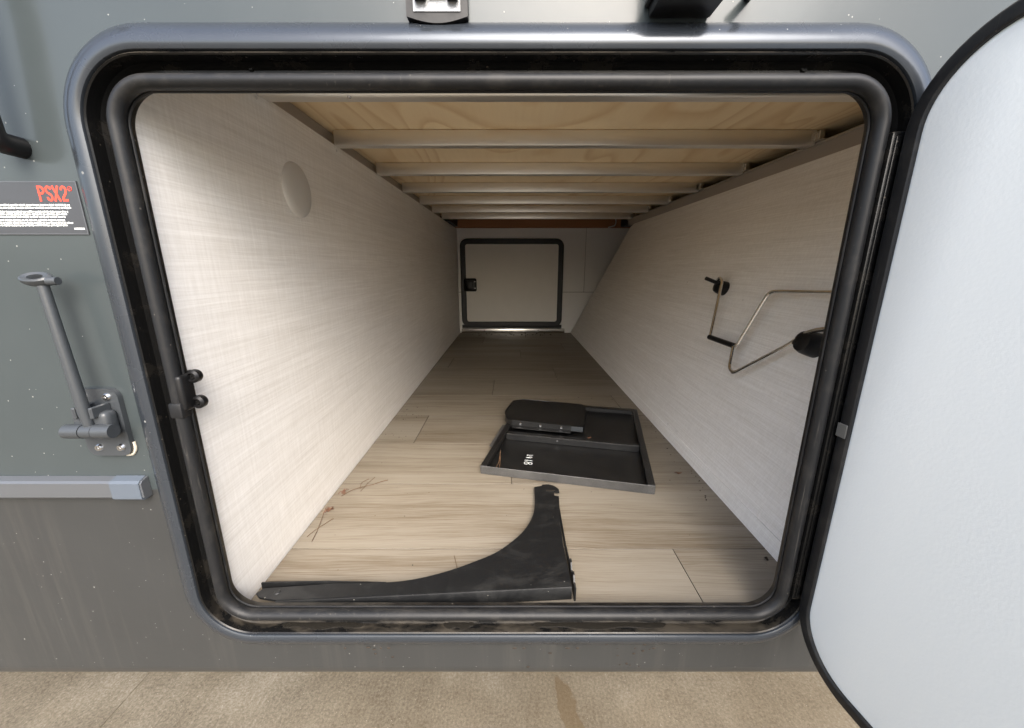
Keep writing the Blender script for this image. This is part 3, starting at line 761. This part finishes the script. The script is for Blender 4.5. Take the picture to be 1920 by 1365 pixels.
sec = [(0, 0), (-.0022, .0004), (-.0032, -.0016), (-.0048, -.0205), (-.0020, -.0208), (0, -.0034)]
ends = [((.093, .496), gz(.496)), ((-.351, .4685), gz(.4685) - .0008)]
rws = [[bm.verts.new(loc((p[0], p[1] + d, z + h), gb)) for d, h in sec] for p, z in ends]
for k in range(6): bm.faces.new((rws[0][k], rws[0][(k + 1) % 6], rws[1][(k + 1) % 6], rws[1][k]))
bm.faces.new(rws[0]); bm.faces.new(rws[1][::-1])
obj('front_flange', bm, M['scuff'], gb, ang=60)
bm = bmesh.new(); extrude_poly(bm, [loc(p, gb) for p in ((.0965, .489, FZ + .0005), (.0965, .489, FZ + .024), (.0965, .500, FZ + .0245), (.0965, .506, FZ + .033), (.0965, .513, FZ + .0335), (.0965, .517, FZ + .024), (.0965, .528, FZ + .022), (.0965, .534, FZ + .032), (.0965, .542, FZ + .0325), (.0965, .547, FZ + .022), (.0965, .560, FZ + .0165), (.0965, .600, FZ + .012), (.0985, .735, FZ + .010), (.0985, .735, FZ + .0005))], (.0025, 0, 0)); obj('end_flange', bm, M['scuff'], gb, smooth=False)
bm = bmesh.new(); extrude_poly(bm, [loc(p, gb) for p in ((-.392, .4985, FZ + .0005), (-.392, .4985, FZ + .0245), (-.376, .4990, FZ + .0250), (-.290, .5035, FZ + .0225), (-.20, .5060, FZ + .0175), (-.20, .5060, FZ + .0005))], (0, .0025, 0)); obj('back_flange', bm, M['scuff'], gb, smooth=False)
bm = bmesh.new(); lathe(bm, [(0, .0012), (.0038, .001), (.005, 0)], 14, axis_to(loc((-.358, .4835, gz(.4835)), gb), (0, 0, 1))); obj('rivet', bm, M['scuff'], gb)
bm = bmesh.new(); box(bm, -.010, .010, -.003, .003, 0, .0006, 0, 1, Matrix.Translation(loc((.088, .778, gz(.778)), gb))); obj('slot', bm, M['lip'], gb)

# black sheet metal tray
tr = empty('metal_tray', (-.0795, .8678, FZ), math.atan2(-.0921, .4046)); tag(tr, 'black sheet metal tray with handwritten number lying on the plank floor', 'tray')
TW, TD, TH = .415, .497, .0225
bm = bmesh.new(); box(bm, .001, TW - .001, .001, TD - .001, .0006, .0022); obj('tray_floor', bm, M['tray'], tr)
def tbox(name, *a, bev=.0012, m=None, parent=None): return bx(name, *a, m or M['tray'], parent or tr, bev, 1)
tbox('front_rim', 0, TW, 0, .0026, .0004, TH, m=M['rim_sheen'])['label'] = 'speckled front rim of the tray with grey sky sheen painted in'
def crim(name, a, b):   # hollow folded side rim: outer wall, top, short inner return
    bm = bmesh.new(); (x0, x1, ya, yb) = a
    box(bm, x0, x1, ya, yb, TH - .002, TH, .0006); box(bm, *b, .0004, TH - .0015, .0005); return obj(name, bm, M['tray'], tr)
crim('side_rim', (0, .0165, .0030, TD), (0, .0022, .0030, TD))
crim('side_rim', (TW - .0165, TW, .0030, TD), (TW - .0022, TW, .0030, TD))
crim('back_rim', (.0170, TW - .0170, TD - .020, TD), (.0170, TW - .0170, TD - .0022, TD))
for x in (.0155, TW - .0165): tbox('rim_return', x, x + .0012, .0035, TD - .02, TH - .010, TH - .0022, bev=0)
tbox('rim_return', .017, TW - .017, TD - .0205, TD - .0192, TH - .010, TH - .0022, bev=0)
tbox('cross_rib', .0175, TW - .0170, .2020, .2045, .0024, TH - .001)
tbox('rib_ledge', .0175, TW - .0170, .2046, .2240, TH - .0030, TH - .0012)
tbox('hinge_strip', -.0110, -.0004, .118, .270, TH - .0060, TH - .0030, m=M['rim_sheen'])
lb = empty('latch_block', parent=tr)
bm = bmesh.new()
outl = [(.024, .258), (.238, .258), (.243, .266), (.243, .400), (.225, .452), (.020, .456), (.0, .448), (-.013, .428), (-.017, .330), (-.010, .300), (.006, .270)]
extrude_poly(bm, [(x, y, .0235) for x, y in outl], (0, 0, .0180))
es = [e for e in bm.edges if len(e.link_faces) == 2 and e.calc_face_angle(0) > .5]
bmesh.ops.bevel(bm, geom=es, offset=.0025, segments=2, affect='EDGES')
obj('block_body', bm, M['tray'], lb, ang=40)
bx('block_shelf', .026, .205, .240, .2575, .0236, .0262, M['tray'], lb, .0006)
bx('end_cap', .2050, .2405, .2550, .2574, .0250, .0400, M['grey_plastic'], lb, .0004)
for x in (.050, .112, .176): screw((x, .2577, .0325), (0, -1, 0), lb, 'bolt', 1.0)
screw((.170, .2018, .0140), (0, -1, 0), tr, 'rivet', .6)
# handwriting on the tray floor (stroke by stroke), read from the front edge upward side
ch = empty('chalk_marking', parent=tr, label='white handwritten number 1218')
def strokes(ss, r=.0011):
    bm = bmesh.new()
    for s in ss: tube(bm, [(x, y, .0024) for x, y in s], r, 6)
    for v in bm.verts: v.co.z = .0023 + (v.co.z - .0024) * .3
    return bm
# written across: u = along the writing (towards the front rim), v = height of a character (towards +x)
ox, oy = .092, .120
def W(u, v): return (ox + v * 1.35 + u * .12, oy - u * 1.1)
digits = [[[(0, .003), (-.0005, .0155)], [(0, .003), (.003, .0045)]],
          [[(.010, .0145), (.0075, .0125), (.0085, .009), (.012, .0075), (.0125, .002)], [(.0135, .013), (.013, .004)]],
          [[(.0265, .0005), (.0265, .0165)], [(.0265, .006), (.0235, .0055)]]]
eight = [[(.040 + .0055 * math.cos(a), .0045 + .0042 * math.sin(a)) for a in [2 * math.pi * k / 12 for k in range(13)]], [(.040 + .0042 * math.cos(a), .0125 + .0036 * math.sin(a)) for a in [2 * math.pi * k / 12 for k in range(13)]]]
for d in digits + [eight]: obj('digit', strokes([[W(u, v) for u, v in s] for s in d]), M['chalk'], ch)

# crank rod resting in its two wall clips
cr = empty('crank_rod', (.55, .90, -.14)); tag(cr, 'bent shiny crank rod with black sleeve hooked in wall clips', 'crank handle')
L = lambda p: Vector(p) - cr.location
A = wallp(1.113, -.061, .030)
path = [wallp(1.126, -.056, .026), wallp(1.113, -.036, .028), wallp(1.088, -.046, .030), (.5435, 1.040, -.186)]
gr0, gr1 = Vector((.540, 1.038, -.1865)), Vector((.540, .916, -.1865))
bm = bmesh.new(); tube(bm, [L(p) for p in path], .0040, 10, round_r=.02)
tube(bm, [L(p) for p in (tuple(gr1), (.541, .907, -.184), (.5795, .878, -.0535), (.5825, .640, -.042), (.574, .635, -.075), (.562, .668, -.104), (.5560, .715, -.118), (.5485, .748, -.150), (.5190, .869, -.243), (.5230, .895, -.236), (.5360, .912, -.188))], .0042, 10, round_r=.018)
obj('rod', bm, M['chrome'], cr)
bm = bmesh.new(); tube(bm, [L(gr0), L(gr1)], .0066, 14); obj('grip_sleeve', bm, M['black'], cr)

# pine needles, leaf scraps, grit
def needle(pts, label, r=.0006, grp='dry pine needles dropped in the compartment', fz=FZ, m=None):
    P = [Vector((x, y, fz + h)) for x, y, h in pts]; o0 = sum(P, Vector()) / len(P)
    bm = bmesh.new(); tube(bm, [p - o0 for p in P], r, 5, round_r=.01); o = obj('pine_needle', bm, m or M['needle'], None); o.location = o0
    return tag(o, label, 'pine needle', grp)
needle([(-.386, .770, .001), (-.372, .79, .003), (-.352, .806, .002), (-.330, .818, .001)], 'long dry pine needle lying beside the left wall, farther of the pair')
needle([(-.378, .622, .001), (-.384, .66, .0015), (-.395, .705, .003)], 'thin needle trailing forward from the reddish tuft')
needle([(-.394, .635, .001), (-.388, .655, .001), (-.368, .690, .001)], 'faint needle hugging the left wall near the bracket')
needle([(-.331, .8187, .001), (-.315, .83, .0015), (-.302, .8376, .001)], 'short dark needle lying alone right of the wall tuft', .0008)
needle([(-.104, .585, .001), (-.099, .570, .0015), (-.0945, .556, .001)], 'tiny curved needle at the curved edge of the black bracket', .0005)
needle([(-.355, .800, .001), (-.362, .825, .002), (-.350, .842, .001)], 'curled needle crossing the long needle by the left wall')
needle([(-.350, .790, .001), (-.345, .825, .001), (-.338, .850, .001)], 'straight needle pointing inward by the left wall')
def tuft(loc0, label, n, rr):
    bm = bmesh.new()
    for i in range(n):
        a = random.uniform(0, 6.28); r1 = random.uniform(.3, 1) * rr
        tube(bm, [(math.cos(a) * r1 * .2, math.sin(a) * r1 * .5, .001), (math.cos(a + .4) * r1 * .6, math.sin(a + .4) * r1, .006 * random.random() + .002), (math.cos(a + .9) * r1, math.sin(a + .9) * r1 * 1.4, .0012)], .0007, 4)
    o = obj('needle_tuft', bm, M['leaf']); o.location = loc0; return tag(o, label, 'plant debris')
tuft((-.391, .715, FZ), 'reddish tuft of dry plant fibres against the left wall', 16, .012)
tuft((-.388, .785, FZ), 'brown tangle of needles wedged along the left wall', 12, .011)
# needles caught in the tray corner
def tl(u, v): a = tr.rotation_euler.z; return (tr.location.x + u * math.cos(a) - v * math.sin(a), tr.location.y + u * math.sin(a) + v * math.cos(a))
needle([(*tl(.030, .014), .0035), (*tl(.033, .055), .004), (*tl(.026, .104), .016)], 'upright tan stalk in the front left corner of the tray', .0011, 'tan stalks caught in the tray')
needle([(*tl(.045, .012), .0035), (*tl(.036, .060), .005), (*tl(.0265, .098), .016)], 'slanting tan stalk leaning in the front left corner of the tray', .0011, 'tan stalks caught in the tray')
def scrap(x, y, s, label, h=0.001, m=None):
    bm = bmesh.new(); n = 7; vs = []
    for i in range(n):
        a = 2 * math.pi * i / n; rr = s * random.uniform(.5, 1.0); vs.append(bm.verts.new((rr * math.cos(a), rr * .6 * math.sin(a), random.uniform(.0, .35) * s)))
    c = bm.verts.new((0, 0, s * .3))
    for i in range(n): bm.faces.new((vs[i], vs[(i + 1) % n], c))
    bmesh.ops.solidify(bm, geom=bm.faces[:], thickness=.0006)
    o = obj('leaf_scrap', bm, m or M['leaf'], smooth=False); o.location = (x, y, FZ + h); o.rotation_euler.z = random.uniform(0, 3); return tag(o, label, 'leaf scrap', 'dry leaf scraps')
x, y = tl(.262, .262); scrap(x, y, .013, 'curled brown leaf scrap beside the bolted block in the tray', .004)
scrap(.417, .868, .011, 'brown leaf scrap on the floor at the foot of the right wall', .001)
scrap(.4515, .577, .006, 'dark crumb of leaf in the near right floor corner', .001, M['grit'])
o = scrap(-.118, .4425, .007, 'small orange leaf scrap in the drip channel', 0); o.location.z = OZ0 - .030
# loose grit and crumbs, too many and too small to count
bm = bmesh.new()
def crumb(x, y, s, z=FZ):
    g_ = bmesh.ops.create_icosphere(bm, subdivisions=1, radius=s)['verts']
    T = Matrix.Translation((x, y, z + s * .5)) @ Matrix.Rotation(random.random() * 3, 4, 'Z') @ Matrix.Diagonal((random.uniform(.6, 1.8), random.uniform(.5, 1), random.uniform(.4, .8), 1))
    bmesh.ops.transform(bm, matrix=T, verts=g_)
for _ in range(60): crumb(random.uniform(-.38, .45), random.uniform(.52, 1.5), random.uniform(.0005, .0012))
for _ in range(26): crumb(random.uniform(.43, .462), random.uniform(.75, 1.25), random.uniform(.0008, .002))
for _ in range(26): crumb(random.uniform(-.395, -.31), random.uniform(1.05, 1.35), random.uniform(.0008, .0022))
for _ in range(16): crumb(random.uniform(-.02, .45), random.uniform(1.36, 1.46), random.uniform(.0010, .0022))
for _ in range(40): crumb(random.uniform(-.33, .30), random.uniform(2.86, 2.96), random.uniform(.002, .006))
tag(obj('floor_grit', bm, M['grit']), 'dark grit and crumbs scattered over the plank floor', 'grit', kind='stuff')
